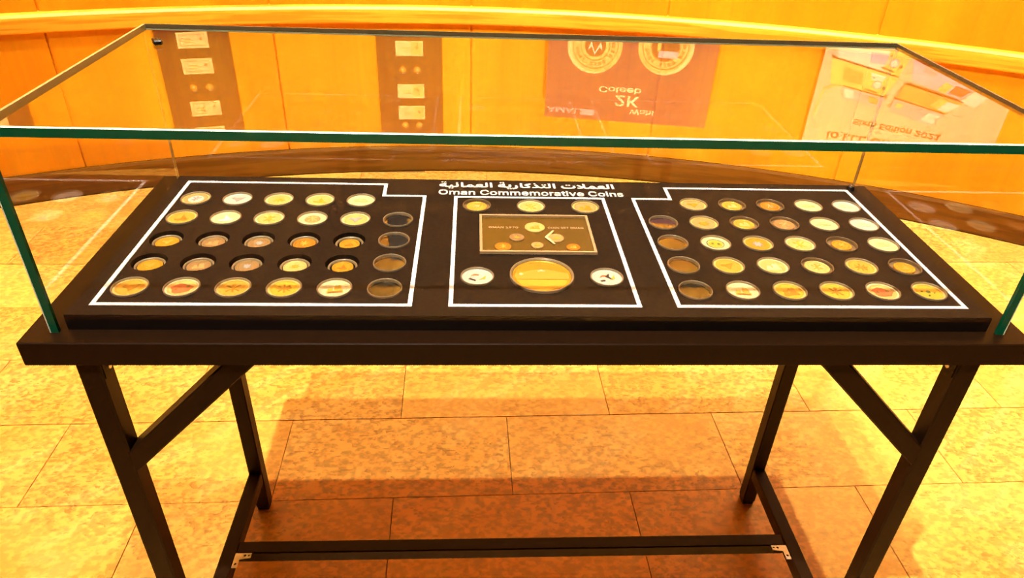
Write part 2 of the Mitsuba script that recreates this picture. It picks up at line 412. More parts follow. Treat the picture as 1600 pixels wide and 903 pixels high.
FL, RL, SL = 0.8805, 1.3030, 1.2520
for pts in ([(-0.5475, FL), (-0.0915, FL), (-0.0905, SL), (-0.1680, SL), (-0.1690, RL), (-0.5475, RL)],
            [(-0.0310, FL), (0.2535, FL), (0.2535, SL - 0.001), (-0.0310, SL - 0.001)],
            [(0.3140, FL), (0.7635, FL), (0.7635, RL), (0.3875, RL), (0.3865, SL), (0.3130, SL)]):
    add('white_outline', extrude(outline(pts), 0.0008, BZ), 'white', board, label='thin white outline')
m = text('Oman Commemorative Coins', 0.0205, 0.3620, 0.0008)
m.apply_translation((-0.0650, 1.2615, BZ))
add('lettering', m, 'white', board, label='white English lettering')
ARABIC = [[[1788,0,1784,119,1809,119,1810,116,1813,0]],[[1426,80,1438,94,1443,97,1486,49,1489,57,1487,119,1512,119,1515,37,1517,29,1523,24,1535,23,1540,25,1557,54,1567,64,1577,69,1591,70,1599,67,1606,61,1625,27,1633,23,1655,24,1659,27,1646,39,1643,47,1643,57,1646,62,1655,70,1668,76,1693,78,1709,72,1715,65,1717,59,1715,41,1705,24,1732,23,1740,27,1741,32,1738,119,1763,119,1766,52,1765,20,1761,11,1755,5,1736,-1,1705,0,1679,8,1667,3,1645,-1,1628,-1,1618,2,1611,7,1600,-2,1586,-3,1570,3,1560,12,1553,5,1546,1,1538,-1,1521,-1,1503,5,1493,18,1479,6,1466,1,1454,-1,1429,0,1427,3,1430,25,1457,25,1465,27,1470,31,1452,54],[1667,52,1683,35,1689,39,1692,46,1691,53,1685,57,1673,56],[1572,33,1579,25,1588,21,1593,21,1597,25,1597,29,1592,39,1585,46,1579,45,1573,38]],[[1260,29,1261,48,1266,65,1287,60,1284,38,1287,32,1297,25,1308,22,1349,21,1367,23,1381,28,1387,35,1387,43,1381,67,1400,73,1404,73,1405,71,1412,43,1410,23,1400,10,1382,2,1360,-2,1311,-3,1291,0,1282,3,1269,11,1262,21]],[[1338,80,1340,91,1346,95,1357,93,1361,87,1359,76,1353,72,1342,74]],[[1310,80,1312,91,1318,95,1329,93,1333,87,1331,76,1325,72,1314,74]],[[1177,0,1173,119,1198,119,1199,116,1202,0]],[[957,7,966,29,982,24,993,24,1002,30,1002,38,999,46,984,70,984,73,1004,86,1007,85,1017,69,1025,52,1030,34,1036,26,1043,23,1054,23,1061,25,1068,35,1072,57,1076,57,1095,53,1094,31,1099,25,1107,23,1125,24,1130,32,1127,119,1152,119,1155,26,1150,11,1144,5,1125,-1,1104,-1,1088,4,1081,11,1069,2,1055,-1,1034,0,1021,8,1004,0,982,-1,967,2]],[[1086,81,1088,92,1094,96,1105,94,1109,88,1107,77,1101,73,1090,75]],[[1058,81,1060,92,1066,96,1077,94,1081,88,1079,77,1073,73,1062,75]],[[976,107,978,118,985,123,996,121,1001,114,999,103,992,98,981,100]],[[836,23,832,119,857,119,861,34,863,27,871,23,907,23,913,27,913,32,909,40,880,67,881,81,887,88,907,100,941,116,944,115,952,98,952,94,928,84,910,74,928,55,939,36,940,22,938,16,929,6,907,-1,864,-1,851,2,841,9]],[[758,-36,751,-14,771,-6,785,6,790,17,790,25,779,53,801,64,809,48,814,29,813,10,806,-7,793,-21,784,-27,760,-37]],[[726,-30,728,-19,734,-15,745,-17,749,-23,747,-34,741,-38,730,-36]],[[607,35,607,48,614,64,627,75,639,81,652,84,653,97,678,97,680,38,682,30,688,24,707,23,719,28,721,32,721,42,714,69,715,73,737,78,742,65,746,44,745,23,739,11,727,3,708,-1,687,-1,677,1,666,6,660,13,635,12,624,15,611,25],[633,41,642,36,655,37,654,60,650,60,638,55,632,46]],[[698,-30,700,-19,706,-15,717,-17,721,-23,719,-34,713,-38,702,-36]],[[654,122,656,133,662,137,673,135,677,129,675,118,669,114,658,116]],[[626,122,628,133,634,137,645,135,649,129,647,118,641,114,630,116]],[[526,0,522,119,547,119,548,116,551,0]],[[228,23,224,119,249,119,253,34,255,27,260,24,273,23,278,25,295,54,305,64,315,69,329,70,337,67,344,61,363,27,371,23,393,24,397,27,384,39,381,47,381,57,384,62,393,70,406,76,431,78,447,72,453,65,455,59,453,41,443,24,470,23,475,24,479,32,476,119,501,119,504,52,504,26,502,17,493,5,474,-1,443,0,417,8,405,3,383,-1,366,-1,356,2,349,7,338,-2,324,-3,308,3,298,12,288,3,276,-1,256,-1,243,2,233,9],[405,52,421,35,427,39,430,46,429,53,423,57,411,56],[310,33,317,25,326,21,331,21,335,25,335,29,330,39,323,46,317,45,311,38]],[[5,35,5,48,12,64,25,75,37,81,50,84,51,97,76,97,78,38,80,30,86,24,103,23,110,25,116,33,121,57,144,53,143,31,147,26,156,23,175,24,182,32,182,41,174,73,196,79,198,79,202,68,207,44,206,23,200,11,187,2,172,-1,153,-1,143,1,134,6,130,11,122,4,111,0,79,0,64,6,58,13,33,12,22,15,9,25],[31,41,40,36,53,37,52,60,48,60,36,55,30,46]],[[173,102,175,113,182,118,193,116,198,109,196,98,189,93,178,95]],[[129,-30,131,-19,137,-15,148,-17,152,-23,150,-34,144,-38,133,-36]],[[101,-30,103,-19,109,-15,120,-17,124,-23,122,-34,116,-38,105,-36]],[[52,122,54,133,60,137,71,135,75,129,73,118,67,114,56,116]],[[24,122,26,133,32,137,43,135,47,129,45,118,39,114,28,116]]]
geo = union_all([Polygon(np.array(r[0]).reshape(-1, 2), [np.array(h).reshape(-1, 2) for h in r[1:]]).buffer(0) for r in ARABIC])
b = geo.bounds
geo = affinity.affine_transform(geo, [0.349 / (b[2] - b[0]), 0, 0, 0.0315 / (b[3] - b[1]), -0.0650 - b[0] * 0.349 / (b[2] - b[0]), 1.2885 - b[1] * 0.0315 / (b[3] - b[1])])
add('lettering', extrude(geo, 0.0008, BZ), 'white', board, label='white Arabic lettering')

# ------------------------------------------------------------------ coins in clear capsules
def capsule_ring(r, tall=0.0040, wide=0.0032):
    b = wide * 0.55
    a = [(r - wide, 0), (r - wide, tall - b), (r - wide + b, tall), (r - wide * 0.2, tall), (r, tall - wide * 0.3), (r, 0), (r - wide, 0)]
    return lathe(a, 36)


def coin_disc(r, h=0.0024):
    return lathe([(0, h), (r * 0.86, h), (r * 0.885, h + 0.0005), (r * 0.97, h + 0.0005), (r, h + 0.0001), (r, 0), (0, 0)], 36)


def beads(r, n=22, s=0.0008):
    return union_all([Point(r * math.cos(a), r * math.sin(a)).buffer(s, 2) for a in np.linspace(0, 2 * math.pi, n, endpoint=False)])


def star(n, r0, r1, turn=0.0):
    return Polygon([((r1, r0)[k % 2] * math.cos(turn + math.pi * k / n), (r1, r0)[k % 2] * math.sin(turn + math.pi * k / n)) for k in range(2 * n)])


def emblem(kind, r):
    if kind == 'castle':
        return union_all([sbox(-.5 * r, -.45 * r, .5 * r, -.18 * r), sbox(-.42 * r, -.2 * r, -.12 * r, .1 * r), sbox(-.02 * r, -.2 * r, .4 * r, .28 * r), sbox(.06 * r, .26 * r, .14 * r, .38 * r), sbox(.24 * r, .26 * r, .32 * r, .38 * r)])
    if kind == 'daggers':
        a = sbox(-.5 * r, -.05 * r, .5 * r, .05 * r)
        return union_all([affinity.rotate(a, 40, (0, 0)), affinity.rotate(a, -40, (0, 0)), sbox(-.06 * r, -.42 * r, .06 * r, .45 * r), Point(0, .38 * r).buffer(.12 * r, 6)])
    if kind == 'palm':
        return union_all([sbox(-.05 * r, -.45 * r, .05 * r, .15 * r), *[affinity.rotate(sbox(0, -.05 * r, .45 * r, .05 * r), a, (0, 0)) for a in (0, 40, 90, 140, 180, 220, -40)]]).buffer(0)
    if kind == 'boat':
        return union_all([Polygon([(-.5 * r, -.2 * r), (.5 * r, -.12 * r), (.35 * r, -.38 * r), (-.35 * r, -.38 * r)]), Polygon([(-.1 * r, -.15 * r), (.35 * r, -.1 * r), (-.05 * r, .5 * r)])])
    if kind == 'star':
        return star(8, .22 * r, .46 * r).union(Point(0, 0).buffer(.1 * r, 6))
    if kind == 'band':
        return union_all([sbox(-.55 * r, .06 * r, .55 * r, .13 * r), sbox(-.5 * r, -.15 * r, .5 * r, -.08 * r), sbox(-.3 * r, .28 * r, .3 * r, .35 * r)])
    if kind == 'bird':
        return union_all([Polygon([(-.5 * r, .1 * r), (-.1 * r, .25 * r), (.45 * r, .45 * r), (.25 * r, .05 * r), (.05 * r, -.4 * r), (-.15 * r, -.1 * r)]), Point(-.35 * r, .12 * r).buffer(.14 * r, 6)])
    return Point(0, 0).buffer(.3 * r, 12)


RING, RING_SMALL, COVER = (mikit.ply(capsule_ring(0.0268, 0.0058, 0.0022), smooth=60), mikit.ply(capsule_ring(0.0238, 0.0044, 0.0036), smooth=60),
                           mikit.ply(lathe([(0, 0), (0.0245, 0)], 36)))
BACK = mikit.ply(lathe([(0, 0.0006), (0.0245, 0.0006), (0.0245, 0), (0, 0)], 32))
DISCS = {r: mikit.ply(coin_disc(r), smooth=35) for r in (0.0250, 0.0190, 0.0172, 0.0205)}
BEADS = {r: mikit.ply(extrude(beads(r * 0.75), 0.0004, 0.0024)) for r in DISCS}
EMB = {}
BORDER = mikit.ply(extrude(Point(0, 0).buffer(.0242, 20).difference(Point(0, 0).buffer(.0212, 20)), .0007, .0024))


def emblem_ply(kind, r):
    if (kind, r) not in EMB:
        EMB[kind, r] = mikit.ply(extrude(emblem(kind, r), 0.0006, 0.0023))
    return EMB[kind, r]


RELIEFS = ['castle', 'daggers', 'palm', 'boat', 'star', 'bird']
# kind: (words, disc radius, disc, emblem or None, emblem colour, rim colour, sunk)
KINDS = {
    'bimetal': ('copper-rimmed silver', .0250, 'peach', 'core', 'silver', 'clear_rim', 0), 'silver_reflection': ('white and silver printed', .0250, 'silver', 'bird', 'print_grey', 'clear_rim', 0),  # grey shape on the silver coin stands in for a dark reflection
    'pale': ('pale gold', .0250, 'pale_gold', '*', 'lemon', 'clear_rim', 0), 'pale_gold': ('pale gold', .0250, 'pale_gold', '*', 'cream', 'clear_rim', 0), 'cream': ('cream-coloured', .0250, 'cream', 'band', 'pale_gold', 'clear_rim', 0),
    'gold_rim': ('gold', .0250, 'gold', 'boat', 'ochre', 'clear_rim', 0), 'cream_blue': ('cream and pale blue', .0250, 'cream', 'boat', 'print_blue', 'clear_rim', 0),
    'cream_dot': ('cream-coloured ring-centred', .0250, 'cream', 'core', 'peach', 'clear_rim', 0), 'pale_dark': ('pale gold grey-emblem', .0250, 'pale_gold', 'bird', 'print_grey', 'clear_rim', 0),
    'sunk_gold': ('small sunken deep gold', .0190, 'deep_gold', '*', 'gold', 'clear_rim', 1), 'sunk_bronze': ('small sunken bronze', .0190, 'bronze', '*', 'peach', 'clear_rim', 1),
    'sunk_grey': ('small sunken grey-brown', .0190, 'bronze', 'star', 'print_grey', 'clear_rim', 1), 'sunk_orange': ('small sunken orange-gold', .0190, 'orange', '*', 'gold', 'clear_rim', 1),
    'sunk_ring': ('tiny sunken orange-gold', .0172, 'deep_gold', '*', 'orange', 'clear_rim', 1), 'sunk_pale': ('small sunken pale gold', .0190, 'pale_gold', 'star', 'gold', 'clear_rim', 1),
    'gold': ('gold', .0250, 'gold', '*', 'ochre', 'clear_rim', 0), 'lemon': ('lemon gold', .0250, 'lemon', '*', 'ochre', 'clear_rim', 0), 'red': ('red printed gold', .0250, 'pale_gold', 'red', 'print_red', 'clear_rim', 0),
    'castle': ('cream coin with brown fort', .0250, 'cream', 'castle', 'print_gold', 'clear_rim', 0), 'peach': ('peach gold', .0250, 'peach', '*', 'deep_gold', 'clear_rim', 0),
    'gold_peach': ('warm gold', .0250, 'peach', 'star', 'deep_gold', 'clear_rim', 0), 'ring_gold': ('small gold brown-rimmed', .0190, 'gold', '*', 'pale_gold', 'dark_rim', 0),
    'ring_orange': ('small orange brown-rimmed', .0190, 'orange', '*', 'peach', 'dark_rim', 0), 'ring_copper': ('small copper brown-rimmed', .0190, 'copper', '*', 'peach', 'dark_rim', 0),
    'ring_pale': ('pale gold brown-rimmed', .0205, 'pale_gold', '*', 'gold', 'dark_rim', 0), 'ring_small': ('small deep gold brown-rimmed', .0172, 'deep_gold', '*', 'gold', 'dark_rim', 0),
    'cream_white': ('whitish cream', .0250, 'silver', 'band', 'cream', 'clear_rim', 0), 'target': ('yellow-green ringed', .0250, 'cream', 'target', 'lemon', 'clear_rim', 0),
    'mauve': ('gold mauve-centred', .0250, 'deep_gold', 'star', 'print_mauve', 'clear_rim', 0), 'green_dots': ('yellow green-dotted', .0250, 'lemon', 'dots', 'print_green', 'clear_rim', 0),
    'emblem': ('pale gold brown-emblem', .0250, 'pale_gold', 'daggers', 'print_gold', 'clear_rim', 0),
    'colour_a': ('white coin with red and black print', .0250, 'silver', 'colour', 'print_red', 'clear_rim', 0), 'colour_b': ('white coin with black and red print', .0250, 'silver', 'colour', 'print_black', 'clear_rim', 0),
}
ROWS = ['rear', 'second', 'middle', 'fourth', 'front']
TILTS = [(0, 0), (0.8, 0.5), (-0.6, 0.7), (0.5, -0.7)]


def put_coin(side, j, i, kind, x, y, n):
    i = i - (1 if side == 'right' and j == 0 else 0)
    place = f'{ORD[i]} from left, {ROWS[j]} row, {side} field' if side != 'centre' else ('rear' if j == 0 else 'front') + f' {("left", "middle", "right")[i]} of the centre field'
    if kind == '0':
        k = thing('coin_capsule', f'empty clear coin capsule, {place}', 'coin capsule', 'empty coin capsules on the board')
        F = T().translate([x, y, BZ - 0.0030])
        add('rim', RING, 'clear_rim', k, to_world=F)
        add('cover', COVER, 'pane', k, to_world=F @ T().translate([0, 0, 0.0036]))
        add('cover', COVER, 'pane', k, to_world=F @ T().translate([0, 0, 0.0012]))
        add('backing', BACK, 'hole', k, to_world=F @ T().translate([0, 0, -0.0029]))
        return
    words, r, disc, emb, ecol, rim, sunk = KINDS[kind]
    k = thing('coin', f'{words}{"" if "coin" in words else " coin"} in capsule, {place}', 'coin', f'coins in the {side} field of the board')
    F = T().translate([x, y - (0.001 if sunk else 0), BZ - (0.0094 if sunk else 0.0030)])
    add('capsule_rim', RING_SMALL if sunk else RING, rim, k, to_world=F, label='glossy clear rim')
    spin = F @ T().rotate([0, 0, 1], random.uniform(-12, 12))
    if not sunk:
        add('backing', BACK, 'clear_rim' if rim == 'clear_rim' else 'dark_rim', k, to_world=F @ T().translate([0, 0, -0.0006]))
    add('disc', DISCS[r], disc, k, to_world=spin)
    if r == .0250 and disc in ('gold', 'lemon', 'deep_gold', 'peach', 'pale_gold'):
        add('border', BORDER, 'cream' if disc == 'pale_gold' else 'pale_gold', k, to_world=spin)  # same metal, coloured paler to paint in the sheen of its polished rim
    if emb == '*':
        emb = RELIEFS[n % len(RELIEFS)]
    up = lambda dz: spin @ T().translate([0, 0, dz])
    if emb == 'core':
        add('core', mikit.ply(lathe([(0, .0031), (r * .52, .0031), (r * .56, .0027), (r * .56, .0023), (0, .0023)], 32)) if ('core', r) not in EMB else EMB['core', r], ecol, k, to_world=spin)
        add('relief', emblem_ply('daggers', r * 0.8), 'print_grey' if ecol == 'silver' else 'pale_gold', k, to_world=up(0.0006))
    elif emb == 'target':
        add('ring', mikit.ply(extrude(Point(0, 0).buffer(r * .62, 16).difference(Point(0, 0).buffer(r * .56, 16)), .0005, .0023)), 'print_green', k, to_world=spin)
        add('core', mikit.ply(lathe([(0, .0028), (r * .5, .0028), (r * .5, .0023)], 24)), 'lemon', k, to_world=spin)
        add('relief', mikit.ply(extrude(union_all([Point(-.2 * r, 0).buffer(.1 * r, 6), Point(.22 * r, -.02 * r).buffer(.12 * r, 6)]), .0006, .0026)), 'print_green', k, to_world=spin)
    elif emb == 'dots':
        add('relief', mikit.ply(extrude(union_all([Point(a * r, b_ * r).buffer(c * r, 6) for a, b_, c in ((0, .05, .14), (-.4, .1, .07), (-.15, -.38, .07), (.35, -.1, .06))]), .0006, .0023)), 'print_green', k, to_world=spin)
    elif emb == 'red':
        add('relief', mikit.ply(extrude(Polygon([(r * .62 * math.cos(a) * (1 + .12 * math.sin(5 * a)), r * .50 * math.sin(a) * (1 + .15 * math.cos(3 * a)) - .05 * r) for a in np.linspace(0, 2 * math.pi, 28, endpoint=False)]), .0006, .0023)), 'print_red', k, to_world=spin, label='red printed picture')
        add('mark', mikit.ply(extrude(union_all([Point(.32 * r, .12 * r).buffer(.12 * r, 6), Point(-.3 * r, -.1 * r).buffer(.08 * r, 6)]), .0004, .0029)), 'print_brown', k, to_world=spin)
    elif emb == 'colour':
        red = union_all([Polygon([(-.45 * r, .1 * r), (-.2 * r, .38 * r), (.12 * r, .3 * r), (.02 * r, .18 * r), (-.2 * r, .2 * r)])])
        blk = Polygon([(-.55 * r, -.25 * r), (-.1 * r, -.48 * r), (-.05 * r, -.36 * r), (-.45 * r, -.15 * r)]) if kind == 'colour_a' else union_all([Polygon([(-.1 * r, .2 * r), (.3 * r, .45 * r), (.2 * r, .1 * r), (.35 * r, -.35 * r)]), sbox(-.5 * r, -.35 * r, -.2 * r, -.2 * r)])
        tan = Polygon([(.1 * r, -.3 * r), (.5 * r, -.2 * r), (.55 * r, .2 * r), (.45 * r, .1 * r), (.3 * r, -.1 * r)])
        for s, c in ((red, 'print_red'), (blk, 'print_black'), (tan, 'print_gold')):
            add('print', mikit.ply(extrude(s, .0005, .0023)), c, k, to_world=spin)
    else:
        add('relief', emblem_ply(emb, r), ecol, k, to_world=spin)
        if kind == 'castle':
            add('mark', mikit.ply(extrude(sbox(-.42 * r, -.46 * r, .42 * r, -.3 * r), .0004, .0028)), 'print_brown', k, to_world=spin)
    if emb not in ('core', 'target'):
        add('beading', BEADS[r], disc, k, to_world=spin)


for n, pl in enumerate(places + CENTRE):
    put_coin(*pl, n)

# the large medal
k = thing('coin', 'large gold medal in a wide clear capsule at the front of the centre field', 'coin')
F = T().translate([0.112, 0.966, BZ - 0.0030])
add('capsule_rim', capsule_ring(0.0520, 0.0068, 0.0042), 'clear_rim', k, smooth=40, to_world=F, label='glossy clear rim')
add('disc', lathe([(0, .003), (.0440, .003), (.0450, .0038), (.0470, .0038), (.0475, .003), (.0475, 0), (0, 0)], 64), 'deep_gold', k, smooth=35, to_world=F)
dune = Point(0, 0).buffer(.0432, 32).intersection(Polygon([(-.05, .006), (-.034, .007), (-.022, .014), (-.004, .019), (.012, .018), (.028, .012), (.05, .004), (.05, -.0105), (-.05, -.0105)]))
land = Point(0, 0).buffer(.0432, 32).intersection(sbox(-.05, -.05, .05, -.0125))
add('relief', extrude(dune, .0007, .0029), 'gold', k, to_world=F)
add('relief', extrude(land, .0006, .0029), 'lemon', k, to_world=F)
add('relief', extrude(union_all([Point(-.033, .004).buffer(.0035, 8), sbox(-.006, .012, .006, .0145), sbox(-.002, .014, .002, .018)]), .0008, .0033), 'cream', k, to_world=F)
add('beading', extrude(beads(.0415, 60, .0007), .0006, .0029), 'gold', k, to_world=F)

# the boxed coin set
k = thing('coin_set', 'rectangular olive card with six small coins in a pale frame, centre field', 'coin set')
F = T().translate([0.1125, 1.1030, BZ - 0.0098])
add('card', box(-.0985, .0985, -.0680, .0680, 0, .0105), 'card', k, to_world=F)
fr = sbox(-.0990, -.0685, .0990, .0685).difference(sbox(-.0945, -.0640, .0945, .0640))
add('frame', extrude(fr, .0145, 0), 'card_frame', k, to_world=F, label='pale bevelled frame')
for dx, dy, r, mat in ((-.0005, .024, .0180, 'pale_gold'), (-.0345, -.014, .0132, 'bronze'), (.0335, -.015, .0145, 'peach'), (-.0595, -.047, .0140, 'orange'), (-.0005, -.041, .0108, 'peach'), (.0605, -.047, .0118, 'orange')):
    c = add('coin', coin_disc(r, .0016), mat, k, smooth=35, to_world=F @ T().translate([dx, dy, .0105]))
    add('relief', extrude(emblem(RELIEFS[int(dx * 1000) % 6], r), .0005, .0015), 'gold', c, to_world=F @ T().translate([dx, dy, .0105]))
for s, x, w in (('OMAN 1970', -.0830, .053), ('COIN SET OMAN', .0230, .064)):
    m = text(s, .0060, w, .0005)
    m.apply_translation((x, .0215, .0105))
    add('lettering', m, 'card_frame', k, to_world=F)
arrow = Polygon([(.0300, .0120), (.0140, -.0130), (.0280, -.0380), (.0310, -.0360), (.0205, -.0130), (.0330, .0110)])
add('arrow_highlight', extrude(arrow, .0006, .0120), 'cream', k, to_world=F, label='white pointed highlight, painted in')  # pointed highlight on the card, put in as a cream shape

# ------------------------------------------------------------------ the glass case
GX0, GX1, GY0, GY1, GZ0, GZ1 = -0.5945, 0.8115, 0.8440, 1.3700, TZ, 1.2290
TH = 0.0105
case = thing('glass_case', 'clear glass case with green edges standing on the dark display table', 'glass case')


def sheet(p, q, r, s):
    return trimesh.Trimesh(np.array([p, q, r, s], float), np.array([[0, 1, 2], [0, 2, 3]]), process=False)


zt = GZ1 - TH / 2
top = add('top_pane', sheet((GX0, GY0, zt), (GX1, GY0, zt), (GX1, GY1, zt), (GX0, GY1, zt)), 'top_pane', case)
add('front_edge', box(GX0, GX1, GY0 - .0002, GY0 + .0060, GZ1 - .0125, GZ1 - .0010), 'edge', top, label='green polished front edge')
add('front_bevel', trimesh.convex.convex_hull(np.array([(x, y, z) for x in (GX0, GX1) for y, z in ((GY0, GZ1 - .0010), (GY0 + .0010, GZ1), (GY0 + .0040, GZ1), (GY0 + .0040, GZ1 - .0010))])), 'edge_pale', top, label='bevel painted pale as highlight')  # bevel coloured pale to paint in the bright line along this edge
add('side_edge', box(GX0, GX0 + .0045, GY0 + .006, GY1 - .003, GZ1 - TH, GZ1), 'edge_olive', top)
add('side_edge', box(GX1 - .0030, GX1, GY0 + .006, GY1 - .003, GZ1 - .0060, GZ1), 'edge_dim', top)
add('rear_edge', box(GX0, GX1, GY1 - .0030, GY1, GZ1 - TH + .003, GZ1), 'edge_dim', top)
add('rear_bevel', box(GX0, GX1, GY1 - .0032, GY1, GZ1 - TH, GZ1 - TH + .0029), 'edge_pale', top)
zb = GZ1 - TH
yf, yb = GY0 + TH / 2, GY1 - TH / 2
xl, xr_ = GX0 + TH / 2, GX1 - TH / 2
front = add('front_pane', sheet((GX0 + TH, yf, GZ0), (GX1 - TH, yf, GZ0), (GX1 - TH, yf, zb), (GX0 + TH, yf, zb)), 'pane', case)
add('rear_pane', sheet((GX0, yb, GZ0), (GX1, yb, GZ0), (GX1, yb, zb), (GX0, yb, zb)), 'pane', case)
for name, x, s in (('left_side_pane', xl, 1), ('right_side_pane', xr_, -1)):
    side = add('side_pane', sheet((x, GY0 + .006, GZ0), (x, GY1 - TH, GZ0), (x, GY1 - TH, zb), (x, GY0 + .006, zb)), 'pane', case)
    add('front_edge', box(x - TH / 2, x + TH / 2, GY0, GY0 + .0060, GZ0, zb), 'edge', side, label='green polished upright edge')
    xo = x - s * (TH / 2 + .0009)
    add('corner_highlight', box(xo - .0009, xo + .0009, GY0, GY0 + .002, GZ0, zb), 'edge_pale', side, label='pale strip painted as corner highlight')  # pale strip paints in the highlight running down the glass corner
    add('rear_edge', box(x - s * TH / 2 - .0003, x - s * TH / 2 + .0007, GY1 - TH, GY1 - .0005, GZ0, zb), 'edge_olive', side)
lock = lathe([(0, .009), (.006, .009), (.0075, .0075), (.0080, .002), (.0090, 0), (0, 0)], 20)
lk = thing('case_lock', 'small round black lock at the rear right corner of the display board', 'lock')
add('body', lock, 'black', lk, smooth=35, to_world=T().translate([0.7750, 1.3100, BZ]))
add('keyhole', box(-.0006, .0006, -.003, .003, .0086, .0093), 'steel', lk, to_world=T().translate([0.7750, 1.3100, BZ]))
sn = thing('alarm_sensor', 'small black sensor on the glass top near its rear left corner', 'sensor')
add('body', box(-.007, .007, -.009, .009, 0, .008, .002), 'black', sn, to_world=T().translate([-0.527, 1.252, zt]) @ T().rotate([0, 0, 1], 30))
add('cable_stub', bar((0, .008, .004), (-.004, .022, .003), .004, .004, (0, 0, 1), .0008), 'black', sn, to_world=T().translate([-0.527, 1.252, zt]) @ T().rotate([0, 0, 1], 30))

# ------------------------------------------------------------------ show boards with banknotes on the wall
def span(deg):
    return math.radians(deg) * WALL_R


def make_note(x, z, F, label, group, warm=False, w=0.132, h=0.071):
    k = thing('banknote', label, 'banknote', group)
    G = F @ T().translate([x, z, 0.0185])
    add('paper', box(-w / 2, w / 2, -h / 2, h / 2, 0, .0020), 'paper', k, to_world=G)
    a = sbox(-w / 2 + .012, -h / 2 + .010, w / 2 - .012, h / 2 - .010)
    if warm:
        add('panel', extrude(sbox(w * .05, -h / 2 + .006, w / 2 - .006, h / 2 - .006), .0008, .0018), 'paper_warm', k, to_world=G)
    else:
        add('border_line', extrude(a.difference(a.buffer(-.0022, join_style=2)), .0008, .0018), 'paper_line', k, to_world=G)
    add('watermark', extrude(Point(w * .28, -.004).buffer(.0075, 10), .0008, .0022), 'paper_line', k, to_world=G)
    add('print', extrude(union_all([sbox(-w * .30, -.004, -w * .02, .004), sbox(-w * .26, .010, w * .0, .0125)]), .0008, .0022), 'paper_warm', k, to_world=G)


def make_show_coin(x, z, F, label, group):
    k = thing('show_coin', label, 'coin', group)
    G = F @ T().translate([x, z, 0.0185])
    add('rim', lathe([(.0150, 0), (.0150, .003), (.0165, .004), (.0185, .003), (.0185, 0)], 28), 'dark_rim', k, smooth=40, to_world=G)
    add('disc', lathe([(0, .002), (.0145, .002), (.0145, 0)], 28), 'deep_gold', k, to_world=G)
    add('relief', extrude(emblem('star', .020), .0008, .0018), 'pale_gold', k, to_world=G)


BOARDS = [(-25.42, 'first', [(0, 1.800), (0, 1.930), (0, 2.062)], []),
          (-14.96, 'second', [(0, 1.770), (0, 1.887), (0, 2.086), (0, 2.212)], [1.985]),
          (-3.28, 'third', [(0, 1.700), (0, 1.823), (0, 2.031), (0, 2.140)], [1.925, 2.206])]
for deg, which, notes, coins in BOARDS:
    F = on_wall(deg, 0.004, -0.012)
    k = thing('show_board', f'tall dark board of banknotes on the curved wall, {which} from the left', 'display board')
    add('panel', box(-.1565, .1565, 1.18, 2.46, .0, .0180, .003), 'show_board', k, to_world=F)
    for sx in (-.14, .14):
        for z in (1.20, 2.44):
            add('fixing', lathe([(0, .0035), (.004, .003), (.005, 0), (0, 0)], 10), 'steel', k, to_world=F @ T().translate([sx, z, .018]))
    for n, (x, z) in enumerate(notes):
        make_note(x, z, F, f'pale gold banknote on the {which} dark wall board, {ORD[n]} counted up the board', f'banknotes on the {which} wall board', warm=(which == 'third'))
    for z in coins:
        for sx, side in ((-.0355, 'left'), (.0345, 'right')):
            make_show_coin(sx, z, F, f'{side} gold coin of the ' + ('upper ' if z > 2.1 else '') + f'pair between banknotes on the {which} wall board', f'coins on the {which} wall board')

# ------------------------------------------------------------------ poster of two medals
P1 = 9.60
F = on_wall(P1, 0.055, -0.012)
k = thing('poster', 'mauve wall poster with two big gold medals and cream lettering', 'poster')
add('panel', box(-.400, .400, 1.28, 2.130, 0, .020, .002), 'mauve', k, to_world=F)
for sx in (-.36, .36):
    for z in (1.36, 2.05):
        add('spacer', box(sx - .015, sx + .015, z - .015, z + .015, -.038, 0), 'black', k, to_world=F)


def on_poster(name, shape, mat, depth=.0012, z=.0199, parent=None, label=None):
    return add(name, extrude(shape, depth, z), mat, parent or k, to_world=F, label=label)


def ring(cx, cz, r1, r0):
    return Point(cx, cz).buffer(r1, 24).difference(Point(cx, cz).buffer(r0, 24))


for deg, cz, s in ((7.50, 1.768, -1), (11.42, 1.752, 1)):
    cx = span(deg - P1)
    md = on_poster('medal', Point(cx, cz).buffer(.128, 32), 'poster_gold', .0040)
    on_poster('side_band', Point(cx + s * .004, cz + .003).buffer(.128, 32).difference(Point(cx - s * .010, cz - .004).buffer(.126, 32)), 'paper', .0045, parent=md)
    on_poster('groove', ring(cx, cz, .108, .104), 'poster_gold_dark', .0052, parent=md)
    ticks = union_all([affinity.rotate(sbox(cx + .078, cz - .004, cx + .094, cz + .004 + .003 * (q % 3)), q * 14, (cx, cz)) for q in range(26) if q % 5 != 3])
    on_poster('legend', ticks, 'poster_gold_dark', .0052, parent=md)
    on_poster('groove', ring(cx, cz, .070, .066), 'poster_gold_dark', .0052, parent=md)
    core = on_poster('core', Point(cx, cz).buffer(.050 if s < 0 else .064, 24), 'poster_core', .0052, parent=md)
    if s < 0:
        on_poster('crest', union_all([Polygon([(cx - .035, cz + .020), (cx - .020, cz - .02), (cx - .008, cz + .010), (cx, cz + .028), (cx + .010, cz + .008), (cx + .024, cz - .02), (cx + .036, cz + .02), (cx + .02, cz + .004), (cx, cz + .040), (cx - .018, cz + .004)])]), 'note_white', .0062, parent=md)
    else:
        on_poster('plate', sbox(cx - .030, cz + .018, cx + .062, cz + .050), 'lilac', .0062, parent=md)
        on_poster('bar', sbox(cx - .038, cz - .020, cx - .022, cz + .020), 'note_yellow', .0062, parent=md)


